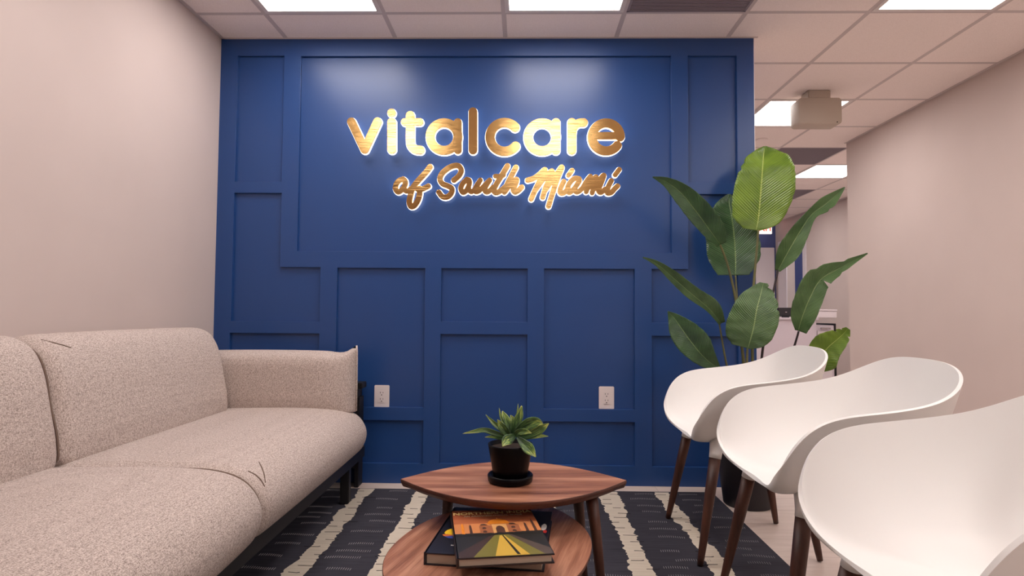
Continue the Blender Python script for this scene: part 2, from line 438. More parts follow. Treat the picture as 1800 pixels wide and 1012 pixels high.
LNAMES = {(0, -1): 'square ceiling light panel above the sofa end, nearest the blue wall',
          (2, -1): 'square ceiling light panel in front of the lettering, beside the dark grille',
          (5, -1): 'square ceiling light panel at the top right, over the white chairs',
          (5, 2): 'square ceiling light panel partly hidden behind the hanging beige box',
          (7, 5): 'square ceiling light panel over the back hall, right of the tallest leaf',
          (7, 8): 'smallest, farthest ceiling light panel, seen beside the tallest leaf edge'}
VNAMES = {(3, -1): 'dark grey square grille at the top edge, right of the middle light',
          (6, 4): 'dark grey square grille in the hall ceiling above the plant',
          (7, 7): 'farthest grey grille, deep in the hall ceiling near the small light'}
def ceiling_light(i, j):
    x0, y0 = GX + i * T, GY + j * T
    lb = LNAMES.get((i, j), 'unseen square ceiling light panel behind the viewpoint' if j < -1 else 'unseen square ceiling light panel added beyond the blue wall')
    t = thing('ceiling_light', (x0 + T / 2, y0 + T / 2, H), lb, 'ceiling light', group='square ceiling light panels')
    a = T / 2 - .008; b = a - .022
    bm = bmesh.new()
    for q in ((-a, a, -a, -b), (-a, a, b, a), (-a, -b, -b, b), (b, a, -b, b)): box(bm, q[0], q[1], q[2], q[3], -.0035, .008)
    obj('frame', bm, M['frame'], t)
    boxobj('diffuser', -b, b, -b, b, .001, .006, M['panel'], t)
def ceiling_vent(i, j):
    x0, y0 = GX + i * T, GY + j * T
    t = thing('ceiling_vent', (x0 + T / 2, y0 + T / 2, H), VNAMES[(i, j)], 'air vent', group='square ceiling air grilles')
    a = T / 2 - .008
    bm = bmesh.new()
    for q in ((-a, a, -a, -a + .012), (-a, a, a - .012, a), (-a, -a + .012, -a, a), (a - .012, a, -a, a)): box(bm, q[0], q[1], q[2], q[3], -.003, .006)
    obj('frame', bm, M['vent'], t)
    bm = bmesh.new()
    n = 44
    for k in range(n):
        y = -a + .012 + (2 * a - .024) * (k + .5) / n
        box(bm, -a + .012, a - .012, y - .004, y + .003, -.001, .006)
    obj('grille', bm, M['vent'], t)
    boxobj('backing', -a + .01, a - .01, -a + .01, a - .01, .0065, .0105, flat('duct_dark', (104, 95, 102), .9), t)
for (i, j), k in LIGHTS.items():
    if k == 'skip': continue
    (ceiling_light if k == 'light' else ceiling_vent)(i, j)

# sprinkler cover disc
p = at(1339, 245, 'z', H)
t = thing('sprinkler_cover', (p.x, p.y, H), 'small round white cover plate on the ceiling above the tallest leaf', 'sprinkler cover')
bm = bmesh.new(); lathe(bm, [(0, -.006), (.045, -.006), (.05, -.003), (.05, 0)], 32); obj('plate', bm, M['tile'], t, True)

# hanging beige box (ceiling sensor)
pa = at(1404, 171, 'y', .75); pb = at(1481, 217.5, 'y', .75)
cx, w2 = (pa.x + pb.x) / 2, (pb.x - pa.x) / 2
t = thing('ceiling_box', (cx, .79, H), 'beige rounded box hanging under the ceiling in front of a light panel', 'ceiling box')
def rrect(hw, hh, r, n=6):
    out = []
    for sx, sy, a0 in ((1, 1, 0), (-1, 1, 90), (-1, -1, 180), (1, -1, 270)):
        for k in range(n + 1):
            a = math.radians(a0 + 90 * k / n)
            out.append((sx * (hw - r) + r * math.cos(a), sy * (hh - r) + r * math.sin(a)))
    return out
def xz_prism(bm, pts, y0, y1):
    a = [bm.verts.new((x, y0, z)) for x, z in pts]; b = [bm.verts.new((x, y1, z)) for x, z in pts]
    bm.faces.new(a); bm.faces.new(b[::-1]); n = len(pts)
    for i in range(n): bm.faces.new((a[i], b[i], b[(i + 1) % n], a[(i + 1) % n]))
hh = (pa.z - pb.z) / 2; zc = (pa.z + pb.z) / 2 - H
bm = bmesh.new(); xz_prism(bm, [(x, z + zc) for x, z in rrect(w2, hh, .025)], -.04, .09)
o = obj('housing', bm, M['beigeplastic'], t, True)
bvm = o.modifiers.new('bevel', 'BEVEL'); bvm.width = .008; bvm.segments = 3; bvm.limit_method = 'ANGLE'; bvm.angle_limit = .8
boxobj('mounting_plate', -.075, .075, -.03, .08, zc + hh - .004, 0, M['beigeplastic'], t, .006)
bm = bmesh.new(); lathe(bm, [(0, 0), (.004, 0), (.004, .004), (0, .004)], 12)
o = obj('indicator', bm, M['slot'], t); o.rotation_euler = (math.pi / 2, 0, 0); o.location = (w2 - .035, -.038, zc - hh + .012)

# ------------------------------------------------------------------ sign lettering
def contours(F, x0, z0, h):
    """marching squares at level 0 on F[iz, ix]; returns closed loops in world x, z"""
    nz, nx = F.shape; segs = {}
    def ip(a, b, fa, fb):
        t = fa / (fa - fb); return (a[0] + (b[0] - a[0]) * t, a[1] + (b[1] - a[1]) * t)
    nxt = {}
    S = F < 0
    for j in range(nz - 1):
        row = S[j:j + 2]
        act = np.nonzero((row[:, :-1].any(0) | row[:, 1:].any(0)) & ~(row[:, :-1].all(0) & row[:, 1:].all(0)))[0]
        for i in act:
            c = [(i, j), (i + 1, j), (i + 1, j + 1), (i, j + 1)]
            f = [F[j, i], F[j, i + 1], F[j + 1, i + 1], F[j + 1, i]]
            ins = [v < 0 for v in f]
            code = sum(1 << k for k in range(4) if ins[k])
            if code in (0, 15): continue
            def E(k):
                a, b = k, (k + 1) % 4
                key = tuple(sorted((c[a], c[b])))
                return (key, ip(c[a], c[b], f[a], f[b]))
            tbl = {1: [(3, 0)], 2: [(0, 1)], 3: [(3, 1)], 4: [(1, 2)], 5: [(3, 0), (1, 2)], 6: [(0, 2)], 7: [(3, 2)],
                   8: [(2, 3)], 9: [(2, 0)], 10: [(0, 1), (2, 3)], 11: [(2, 1)], 12: [(1, 3)], 13: [(1, 0)], 14: [(0, 3)]}
            for a, b in tbl[code]:
                ea, eb = E(a), E(b)
                nxt[ea[0]] = (eb[0], ea[1])
    loops = []
    while nxt:
        k0 = next(iter(nxt)); k = k0; lp = []
        while k in nxt:
            k2, p = nxt.pop(k); lp.append((x0 + p[0] * h, z0 + p[1] * h)); k = k2
        if len(lp) > 8: loops.append(lp)
    return loops

def seg_sdf(X, Z, strokes, grow):
    D = np.full(X.shape, 9.0)
    for pts, r in strokes:
        for i in range(len(pts) - 1):
            ax, az = pts[i]; bx, bz = pts[i + 1]
            ra = r[i] if hasattr(r, '__len__') else r
            dx, dz = bx - ax, bz - az; L2 = dx * dx + dz * dz + 1e-12
            t = np.clip(((X - ax) * dx + (Z - az) * dz) / L2, 0, 1)
            D = np.minimum(D, np.hypot(X - ax - t * dx, Z - az - t * dz) - (ra + grow))
    return D

def stroke_mesh(name, strokes, grow, y0, y1, bev_=0.0, h=.0011):
    al = [p for s in strokes for p in s[0]]
    pad = .03
    x0, x1 = min(a[0] for a in al) - pad, max(a[0] for a in al) + pad
    z0, z1 = min(a[1] for a in al) - pad, max(a[1] for a in al) + pad
    gx = np.arange(x0, x1, h); gz = np.arange(z0, z1, h)
    X, Z = np.meshgrid(gx, gz)
    lps = contours(seg_sdf(X, Z, strokes, grow) + 1e-7, x0, z0, h)
    cu = bpy.data.curves.new(name, 'CURVE'); cu.dimensions = '2D'; cu.fill_mode = 'BOTH'
    cu.extrude = (y1 - y0) / 2 - bev_; cu.bevel_depth = bev_; cu.bevel_resolution = 1
    if bev_: cu.offset = -bev_
    for lp in lps:
        sp = cu.splines.new('POLY'); sp.points.add(len(lp) - 1)
        for q, (x, z) in zip(sp.points, lp): q.co = (x, z, 0, 1)
        sp.use_cyclic_u = True
    tmp = bpy.data.objects.new('tmp', cu); C.objects.link(tmp)
    dg = bpy.context.evaluated_depsgraph_get(); dg.update()
    me = bpy.data.meshes.new_from_object(tmp.evaluated_get(dg)); me.name = name
    bpy.data.objects.remove(tmp); bpy.data.curves.remove(cu)
    me.transform(Matrix.Translation((0, (y0 + y1) / 2, 0)) @ Matrix.Rotation(math.pi / 2, 4, 'X'))
    return me

SIGN_Y = -.026
def sx(p): q = at(p[0], p[1], 'y', SIGN_Y); return (q.x, q.z)
PX = 3.19 / 1041.0          # metres per pixel at the sign
def arc(cx, cy, r, a0, a1, n=40, ry=None):
    ry = ry or r
    return [(cx + r * math.cos(math.radians(a0 + (a1 - a0) * k / n)), cy - ry * math.sin(math.radians(a0 + (a1 - a0) * k / n))) for k in range(n + 1)]
def c3(pts): return [(680 + x / 8.182, 280 + y / 8.182) for x, y in pts]
def c4(pts): return [(890 + x / 8.182, 280 + y / 8.182) for x, y in pts]
def sm(pts): return [tuple(q) for q in crom(pts, 7)]
LET = {
    'v': ('leftmost gold backlit letter of the upper row', [([(617.8, 214.2), (641, 262.8), (663.6, 214)], 7.6)]),
    'i': ('gold backlit letter with a round dot, second in the upper row', [([(688.7, 215), (688.7, 262.8)], 7.8), ([(688.4, 198.5), (688.5, 198.5)], 7.5)]),
    't': ('gold backlit crossed letter, third in the upper row', [(sm([(721.2, 203), (721.2, 225), (721.2, 248), (723.5, 257), (730, 262.5), (738.6, 263.8)]), 7.8), ([(711.5, 214.4), (738, 214.4)], 6.6)]),
    'a': ('gold backlit letter a left of the tall straight letter', [(arc(780.6, 240.2, 24.3, 0, 360), 8), ([(804.8, 215), (804.8, 264)], 7)]),
    'l': ('tall straight gold backlit letter mid upper row', [([(831.4, 196.4), (831.4, 263.9)], 7.6)]),
    'c': ('open round gold backlit letter, just right of the tall one', [(arc(886.8, 240.8, 25.3, 43, 320), 8.3)]),
    'a2': ('gold backlit letter a in the right half of the upper row', [(arc(953, 240.8, 24.5, 0, 360), 8.2), ([(977.4, 215.4), (977.4, 264)], 7.6)]),
    'r': ('gold backlit letter second from the right in the upper row', [([(1005.3, 215.4), (1005.3, 264)], 7.8), (sm([(1005.8, 236), (1007.5, 226), (1012.5, 219), (1019, 215.8), (1026, 215.4)]), 7.4)]),
    'e': ('rightmost gold backlit letter of the upper row', [(arc(1065.5, 240.8, 24.6, 0, 322), 8), ([(1043, 238.6), (1090, 238.6)], 6.4)]),
}
def strokes_px(sts, k=1.0):
    return [([sx(p) for p in pts], r * PX * k) for pts, r in sts]
for key, (lb, sts) in LET.items():
    S = strokes_px(sts)
    t = thing('sign_letter', (S[0][0][0][0], 0, S[0][0][0][1]), lb + ' on the blue wall', 'sign letter', group='gold block letters of the upper sign row')
    for nm, grow, a, b, mt, bvl in (('letter_face', .0004, SIGN_Y - .004, SIGN_Y + .006, M['gold'], .0006), ('backlight', .0026, SIGN_Y + .0065, SIGN_Y + .019, M['glow'], 0)):
        me = stroke_mesh(nm, S, grow, a, b, bvl); me.transform(Matrix.Translation(-t.location)); link(nm, me, mt, t)
WORDS = [
    ('gold backlit script word "of", leftmost in the lower sign row', [
        (c3([(245, 290), (190, 300), (140, 350), (125, 420), (160, 470), (215, 440), (262, 370), (262, 310), (235, 285)]), 4.6),
        (c3([(262, 330), (255, 430), (290, 460), (350, 420)]), 4.2),
        (c3([(622, 108), (560, 190), (450, 310), (375, 410), (340, 520), (325, 610), (345, 675), (395, 665), (445, 590), (470, 500), (470, 420)]), 5.0),
        (c3([(440, 430), (500, 430), (560, 405), (598, 385)]), 4.6)]),
    ('gold backlit script word starting with a large S, middle of the lower sign row', [
        (c3([(965, 300), (1035, 240), (1070, 165), (1040, 100), (970, 92), (880, 130), (795, 205), (765, 285), (800, 350), (880, 385), (935, 420), (925, 490), (870, 540), (800, 535), (750, 475)]), 4.8),
        (c3([(1150, 295), (1095, 345), (1065, 420), (1095, 475), (1150, 440), (1185, 360), (1185, 305), (1150, 290)]), 4.6),
        (c3([(1175, 380), (1190, 450), (1225, 465), (1290, 400), (1345, 300)]), 4.2),
        (c3([(1345, 300), (1275, 410), (1275, 465), (1330, 450), (1410, 370), (1480, 300)]), 4.4),
        (c3([(1480, 300), (1420, 400), (1415, 460), (1460, 465), (1530, 400)]), 4.4),
        (c3([(1735, 95), (1660, 220), (1580, 350), (1540, 440), (1570, 480), (1640, 450), (1700, 400)]), 4.8),
        (c3([(1560, 243), (1620, 243), (1680, 228)]), 4.0),
        (c3([(1856, 115), (1790, 240), (1720, 380), (1690, 470), (1760, 380), (1820, 310), (1868, 295), (1845, 370), (1818, 435), (1845, 470), (1895, 445), (1940, 400)]), 4.7)]),
    ('gold backlit script word starting with a large M, rightmost in the lower sign row', [
        (c4([(308, 300), (400, 272), (480, 215), (555, 150), (500, 270), (420, 430), (358, 570)]), 4.7),
        (c4([(410, 450), (520, 300), (600, 215), (658, 172), (620, 280), (560, 420), (525, 545)]), 4.7),
        (c4([(560, 440), (660, 300), (740, 190), (797, 118), (730, 290), (660, 500), (608, 672)]), 4.8),
        (c4([(945, 160), (895, 228)]), 4.3),
        (c4([(826, 318), (780, 420), (778, 480), (830, 480), (890, 420)]), 4.5),
        (c4([(1045, 280), (985, 275), (920, 330), (880, 410), (900, 475), (960, 440), (1040, 330), (1050, 290)]), 4.5),
        (c4([(1040, 320), (985, 430), (1020, 470), (1090, 420), (1150, 320), (1208, 245)]), 4.4),
        (c4([(1208, 245), (1180, 350), (1150, 465)]), 4.4),
        (c4([(1170, 420), (1230, 320), (1290, 255), (1265, 370), (1235, 480)]), 4.5),
        (c4([(1255, 430), (1330, 310), (1400, 232), (1365, 340), (1325, 440), (1360, 475), (1420, 430)]), 4.6),
        (c4([(1508, 310), (1460, 410), (1455, 480), (1510, 475), (1560, 420), (1598, 385)]), 4.7),
        (c4([(1622, 148), (1566, 222)]), 4.4)]),
]
for lb, sts in WORDS:
    S = strokes_px([(sm(p), r) for p, r in sts])
    t = thing('script_word', (S[0][0][0][0], 0, S[0][0][0][1]), lb, 'sign lettering', group='gold script words of the lower sign row')
    for nm, grow, a, b, mt, bvl in (('letter_face', .0003, SIGN_Y - .004, SIGN_Y + .006, M['gold'], .0005), ('backlight', .0024, SIGN_Y + .0065, SIGN_Y + .019, M['glow'], 0)):
        me = stroke_mesh(nm, S, grow, a, b, bvl); me.transform(Matrix.Translation(-t.location)); link(nm, me, mt, t)

# ------------------------------------------------------------------ wall outlets
def wall_outlet(x, z, lb):
    t = thing('wall_outlet', (x, .018, z), lb, 'power outlet', group='white wall outlets')
    bm = bmesh.new(); box(bm, -.041, .041, -.007, 0, -.061, .061); bev(bm, .003); obj('cover_plate', bm, M['outlet'], t)
    boxobj('receptacle', -.017, .017, -.0095, -.007, -.034, .034, M['outlet'], t, .0015)
    for dz in (.017, -.017):
        bm = bmesh.new()
        box(bm, -.0085, -.006, -.0100, -.0094, dz, dz + .009); box(bm, .006, .0085, -.0100, -.0094, dz + .001, dz + .008)
        lathe(bm, [(0, 0), (.003, 0), (.003, .0006), (0, .0006)], 10)
        for v in bm.verts[-22:]: pass
        o = obj('socket', bm, M['slot'], t)
        me = o.data
        # stand the round earth hole upright below the slots
        for v in list(me.vertices)[16:]:
            v.co = Vector((v.co.x, -.0094 - v.co.z, v.co.y + dz - .008))
wall_outlet(.927, .461, 'white double wall outlet low on the blue wall beside the sofa arm')
wall_outlet(2.145, .465, 'white double wall outlet low on the blue wall left of the white chairs')

# ------------------------------------------------------------------ rug
RZ = .003; FZ = .0052
t = thing('area_rug', (0, 0, 0), 'charcoal woven area rug with ragged cream stripes under the coffee tables', 'rug')
RUG = [(.30, -.11), (2.672, -.10), (2.672, -2.75), (.30, -2.75)]
bm = bmesh.new(); prism(bm, RUG, 0, RZ); bmesh.ops.subdivide_edges(bm, edges=bm.edges[:], cuts=1); obj('rug_field', bm, M['rug'], t)
rnd = random.Random(4)
STR = [(.605, .065), (.892, .068), (1.187, .085), (1.495, .085), (1.81, .085), (2.128, .088), (2.408, .07)]
for xc, wd in STR:
    bm = bmesh.new(); lft, rgt = [], []
    y = -.115; l = r = 0
    while y > -2.74:
        l = max(-.012, min(.012, l + rnd.uniform(-.006, .006))); r = max(-.012, min(.012, r + rnd.uniform(-.006, .006)))
        jl, jr = rnd.uniform(-.004, .004), rnd.uniform(-.004, .004)
        lft.append((xc - wd / 2 + l + jl, y)); rgt.append((xc + wd / 2 + r + jr, y)); y -= .011
    for k in range(len(lft) - 1):
        v = [bm.verts.new((p[0], p[1], RZ + .0006)) for p in (lft[k], rgt[k], rgt[k + 1], lft[k + 1])]; bm.faces.new(v)
    bmesh.ops.remove_doubles(bm, verts=bm.verts[:], dist=1e-5)
    for f in bm.faces:
        if f.normal.z < 0: f.normal_flip()
    o = obj('stripe', bm, M['stripe'], t, recalc=False)
def thread(bm, a, b, wd, z):
    a, b = Vector((*a, z)), Vector((*b, z)); d = (b - a); n = Vector((-d.y, d.x, 0)).normalized() * wd / 2
    up = Vector((0, 0, .0012))
    v = [bm.verts.new(q) for q in (a - n, b - n, b + n, a + n, a + up, b + up)]
    bm.faces.new((v[0], v[1], v[5], v[4])); bm.faces.new((v[2], v[3], v[4], v[5])); bm.faces.new((v[3], v[0], v[4])); bm.faces.new((v[1], v[2], v[5]))
bw, bb = bmesh.new(), bmesh.new()
for k, (xc, wd) in enumerate(STR):
    y = -.16
    while y > -2.7:
        x0 = xc + rnd.uniform(-.05, .02); ln = rnd.uniform(.03, .06); s = rnd.uniform(-.012, .012)
        thread(bb, (x0, y), (x0 + ln, y + s * .4), .0035, RZ + .0008)
        if rnd.random() < .5: thread(bb, (x0 + ln, y + s * .4), (x0 + ln + .01, y + s * .4 + .004), .006, RZ + .0008)
        y -= rnd.uniform(.05, .10)
    y = -.15
    while y > -2.7:
        x0 = xc + wd / 2 + rnd.uniform(.03, .10); n = rnd.randint(9, 17); s = rnd.uniform(-.01, .01)
        for q in range(n):
            yy = y + s * q / n + .004 * math.sin(q * .35)
            thread(bw, (x0 + q * .0085, yy - .009), (x0 + q * .0085 + .001, yy + .009), .0017, RZ + .0005)
        y -= rnd.uniform(.06, .15)
tag(obj('dark_stitching', bb, M['thread_b'], t), kind='stuff')
tag(obj('white_stitching', bw, M['thread_w'], t), kind='stuff')

# ------------------------------------------------------------------ sofa
sofa = thing('sofa', (0, 0, 0), 'long oatmeal fabric sofa on a black frame along the beige left wall', 'sofa')
def loft(rings, closed_ring=True, cap=True):
    bm = bmesh.new(); R = [[bm.verts.new(p) for p in r] for r in rings]; n = len(R[0])
    for a, b in zip(R[:-1], R[1:]):
        for k in range(n if closed_ring else n - 1): bm.faces.new((a[k], a[(k + 1) % n], b[(k + 1) % n], b[k]))
    if cap: bm.faces.new(R[0][::-1]); bm.faces.new(R[-1])
    return bm
def cushion(name, prof, y0, y1, er, crown, parent, cen=None):
    """closed x,z profile swept along y; ends rounded over er; crown adds swelling mid-way"""
    P = np.array(crom(prof, 8, True)); c = P.mean(0) if cen is None else np.array(cen)
    rings = []; ny = 34; Ln = y1 - y0
    us = [0, .02, .08, .2, .4, .65, .85, 1.0]
    ys = [(u * er) for u in us] + list(np.linspace(er, Ln - er, ny)[1:-1]) + [Ln - u * er for u in us[::-1]]
    mind = np.linalg.norm(P - c, axis=1)
    for y in ys:
        e = min(y, Ln - y)
        k = 1.0 if e >= er else math.sqrt(max(0, 1 - (1 - e / er) ** 2))
        inset = er * (1 - k)
        tt = y / Ln; sw = crown * (1 - (2 * tt - 1) ** 4)
        ring = []
        for q, d in zip(P, mind):
            f = (d - inset * 1.0 + sw) / d
            w_ = c + (q - c) * f
            ring.append((w_[0], y0 + y, w_[1]))
        rings.append(ring)
    bm = loft(rings)
    o = obj(name, bm, M['fabric'], parent, True)
    return o
SEAT = [(.10, .27), (.10, .42), (.25, .446), (.45, .452), (.65, .453), (.79, .441), (.875, .405), (.918, .34), (.912, .275), (.872, .225), (.78, .212), (.45, .215), (.2, .22)]
for a, b, cr in ((-1.41, -.225, .004), (-2.62, -1.41, .014)):
    o = cushion('seat_cushion', SEAT, a, b, .05, cr, sofa, (.5, .33))
BACK = [(.03, .44), (.02, .60), (.03, .76), (.07, .822), (.13, .838), (.20, .81), (.245, .73), (.275, .60), (.29, .50), (.275, .43), (.15, .42)]
for a, b, cr in ((-1.41, -.37, .006), (-2.50, -1.41, .014)):
    cushion('back_cushion', BACK, a, b, .055, cr, sofa, (.15, .62))
# dark tubes standing in for the shade between cushions
def crease_tube(pts, r=.0045):
    bm = bmesh.new(); tube(bm, crom(pts, 6), r, 8); obj('piping_and_crease_shade', bm, M['seam_shade'], sofa, True)
def surf(pts, lift=.001):
    dg = bpy.context.evaluated_depsgraph_get(); dg.update(); out = []
    for px, py in pts:
        d = (at(px, py, 'y', 0) - CAM).normalized()
        hit, loc, nr, *_ = scene.ray_cast(dg, CAM + d * .05, d)
        if hit: out.append(loc + nr * lift)
    return out
def crease(pts, r0=.0022):  # dark strokes painting the shade of small puckers in the fabric
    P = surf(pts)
    bm = bmesh.new(); n = len(P); tube(bm, P, [r0 * (.35 + .65 * math.sin(math.pi * (k + .5) / n)) for k in range(n)], 6); obj('piping_and_crease_shade', bm, M['seam_shade'], sofa, True)
def crease_ring(prof, cen, y, inset, k0, k1, r=.003):  # dark line laid into the cushion joint in place of shade
    P = np.array(crom(prof, 8, True)); c = np.array(cen); d = np.linalg.norm(P - c, axis=1)
    Q = [c + (q - c) * ((e - inset) / e) for q, e in zip(P, d)]
    bm = bmesh.new(); tube(bm, [(q[0], y, q[1]) for q in Q[k0:k1]], r, 6); obj('piping_and_crease_shade', bm, M['seam_shade'], sofa, True)
crease_ring(SEAT, (.5, .33), -1.41, .021, 30, 84, .0035); crease_ring(BACK, (.15, .62), -1.41, .026, 18, 73, .0035)
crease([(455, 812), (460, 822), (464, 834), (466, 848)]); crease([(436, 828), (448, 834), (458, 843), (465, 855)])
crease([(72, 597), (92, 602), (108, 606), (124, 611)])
# arm cushion: a pillow standing on edge with a pinched front seam
def arm(y0, sgn):
    bm = bmesh.new(); nx, nz = 40, 22; x0, x1, z0, z1 = .04, .862, .425, .722
    grid = {}
    for side in (0, 1):
        for i in range(nx + 1):
            for j in range(nz + 1):
                u, v = i / nx, j / nz
                x = x0 + (x1 - x0) * u; top = z1 + .006 * math.sin(u * 3.1) + .032 * max(0, (u - .93) / .07) ** 1.6 - .006 * math.exp(-((u - .9) / .05) ** 2)
                z = z0 + (top - z0) * v
                e = min(1, max(0, (1 - u)) / .22); prof = math.sqrt(max(0, 1 - (1 - e) ** 2))
                vv_ = abs(2 * v - 1) ** 3.2; hb = math.sqrt(max(0, 1 - vv_ ** 2)) if v > .5 else 1 - .25 * (1 - 2 * v) ** 3
                th = .012 * (1 if v < .97 else .6) + .078 * prof * hb
                if side == 0 and (i, j) : pass
                edge = (j == nz or i == nx)
                y = y0 + (0 if edge else (-th if side == 0 else th))
                k = (i, j, 0 if edge else side)
                if k not in grid: grid[k] = bm.verts.new((x + (0 if not edge else .004 * (i == nx)), y, z))
    def g(i, j, s): return grid.get((i, j, s)) or grid[(i, j, 0)]
    for s in (0, 1):
        for i in range(nx):
            for j in range(nz):
                q = (g(i, j, s), g(i + 1, j, s), g(i + 1, j + 1, s), g(i, j + 1, s))
                bm.faces.new(q if s == 0 else q[::-1])
    # close the back end and the underside
    for i in range(nx): bm.faces.new((g(i, 0, 0), g(i, 0, 1), g(i + 1, 0, 1), g(i + 1, 0, 0))) if g(i + 1, 0, 0) is not g(i + 1, 0, 1) else bm.faces.new((g(i, 0, 0), g(i, 0, 1), g(i + 1, 0, 0)))
    for j in range(nz): bm.faces.new((g(0, j, 0), g(0, j + 1, 0), g(0, j + 1, 1), g(0, j, 1))) if g(0, j + 1, 0) is not g(0, j + 1, 1) else bm.faces.new((g(0, j, 0), g(0, j + 1, 0), g(0, j, 1)))
    o = obj('armrest', bm, M['fabric'], sofa, True)
    bm = bmesh.new(); tube(bm, [(x1 + .006, y0, .43), (x1 + .006, y0, .6), (x1 + .005, y0, .72), (x1 + .002, y0, .752)], .0045, 8)
    obj('piping_and_crease_shade', bm, M['fabric'], o, True)
arm(-.27, 1); arm(-2.60, -1)
# frame
bm = bmesh.new()
box(bm, .835, .868, -2.64, -.10, .168, .222); box(bm, .06, .10, -2.64, -.10, .168, .222)
box(bm, .10, .835, -.14, -.10, .168, .222); box(bm, .10, .835, -2.64, -2.60, .168, .222); box(bm, .10, .835, -1.43, -1.39, .168, .21)
obj('frame', bm, M['black'], sofa)
for x in (.825, .06):
    for y in (-.375, -2.40):
        bm = bmesh.new(); box(bm, x, x + .042, y, y + .042, (FZ if x > .3 else 0), .17); bev(bm, .004); obj('leg', bm, M['black'], sofa)

# narrow black side table between the sofa arm and the blue wall
t = thing('side_table', (.55, -.05, 0), 'narrow black side table squeezed between the sofa arm and the blue wall', 'side table')
boxobj('tabletop', -.33, .298, -.045, .045, .515, .545, M['black'], t, .003)
boxobj('drawer_box', -.31, .275, -.04, .043, .47, .515, M['black'], t, .003)
for x in (-.31, .262): boxobj('side_panel', x, x + .022, -.04, .043, 0, .47, M['black'], t, .002)
boxobj('shelf', -.288, .262, -.04, .043, .10, .12, M['black'], t, .002)

# ------------------------------------------------------------------ coffee tables
def lens(hl, hw, p=2.0, n=40, cor=.0):
    up = []
    for k in range(n + 1):
        s = -1 + 2 * k / n
        up.append((hl * s, hw * (1 - abs(s) ** p)))
    return up + [(x, -y) for x, y in up[::-1][1:-1]]
def coffee_table(loc, hl, hw, top, rz, lb, legs, pw=2.0, pairs=((0, 1), (2, 3))):
    t = thing('coffee_table', loc, lb, 'coffee table', rz, group='nesting walnut coffee tables')
    bm = bmesh.new(); P = lens(hl, hw, pw); th = .022
    rings = []
    for (k, z) in ((.955, top - th), (.99, top - th * .55), (1, top - th * .3), (1, top - .0015), (.995, top)):
        rings.append([(x * k if abs(x) < hl * .999 else x * (k * .5 + .5), y * k, z) for x, y in P])
    bm = loft(rings)
    bmesh.ops.recalc_face_normals(bm, faces=bm.faces[:])
    for f in bm.faces: f.material_index = 0 if f.normal.z > .8 else 1
    o = obj('tabletop', bm, [M['walnut_top'], M['walnut_edge']], t)
    for (ax, ay, bx, by) in legs:
        bm = bmesh.new()
        tube(bm, [(bx, by, FZ - loc[2]), (ax + (bx - ax) * .3, ay + (by - ay) * .3, top * .72), (ax, ay, top - th)], [.012, .020, .024], 16, flat_=.8)
        obj('leg', bm, M['walnut_leg'], t, True)
    s = legs
    for a, b in pairs:
        bm = bmesh.new(); tube(bm, [(s[a][0], s[a][1], top - th - .014), (s[b][0], s[b][1], top - th - .014)], .014, 8)
        obj('apron', bm, M['walnut_leg'], t)
    return t
coffee_table((1.667, -1.41, 0), .340, .216, .42, .022, 'upper walnut coffee table with a pointed oval top holding the potted plant',
             [(.225, -.055, .262, -.115), (.195, .06, .235, .13), (-.200, .075, -.225, .125)], pairs=((0, 1),))
coffee_table((1.616, -1.655, 0), .415, .252, .318, math.radians(75), 'lower walnut coffee table holding two books, tucked under the taller one',
             [(.20, .10, .25, .13), (.20, -.10, .25, -.13), (-.22, .09, -.27, .11), (-.22, -.09, -.27, -.11)], 2.4)

# ------------------------------------------------------------------ books
def text_mesh(s, size, ext=.0002, bold=0.0, sx_=1.0):
    cu = bpy.data.curves.new('t', 'FONT'); cu.body = s; cu.size = size; cu.extrude = ext; cu.align_x = 'CENTER'; cu.align_y = 'CENTER'; cu.offset = bold
    tmp = bpy.data.objects.new('tmp', cu); C.objects.link(tmp)
    dg = bpy.context.evaluated_depsgraph_get(); dg.update()
    me = bpy.data.meshes.new_from_object(tmp.evaluated_get(dg))
    bpy.data.objects.remove(tmp); bpy.data.curves.remove(cu)
    me.transform(Matrix.Diagonal((sx_, 1, 1, 1)))
    return me
def book(loc, rz, W_, D_, Th, cover, lb):
    t = thing('book', loc, lb, 'book', rz, group='large books on the lower coffee table')
    hw, hd = W_ / 2, D_ / 2
    boxobj('page_block', -hw + .004, hw - .006, -hd + .005, hd - .005, .003, Th - .003, M['pages'], t)
    bm = bmesh.new()
    box(bm, -hw, hw, -hd, hd, 0, .003); box(bm, -hw, hw, -hd, hd, Th - .003, Th); box(bm, -hw - .002, -hw + .003, -hd, hd, .0, Th)
    obj('cover', bm, cover, t)
    return t
def poly(bm, pts, z, mi, th=.00025):
    v = [bm.verts.new((x, y, z)) for x, y in pts]; f = bm.faces.new(v); f.material_index = mi
    if f.normal.z < 0: f.normal_flip()
    f.normal_update()
    if f.normal.z < 0: f.normal_flip()

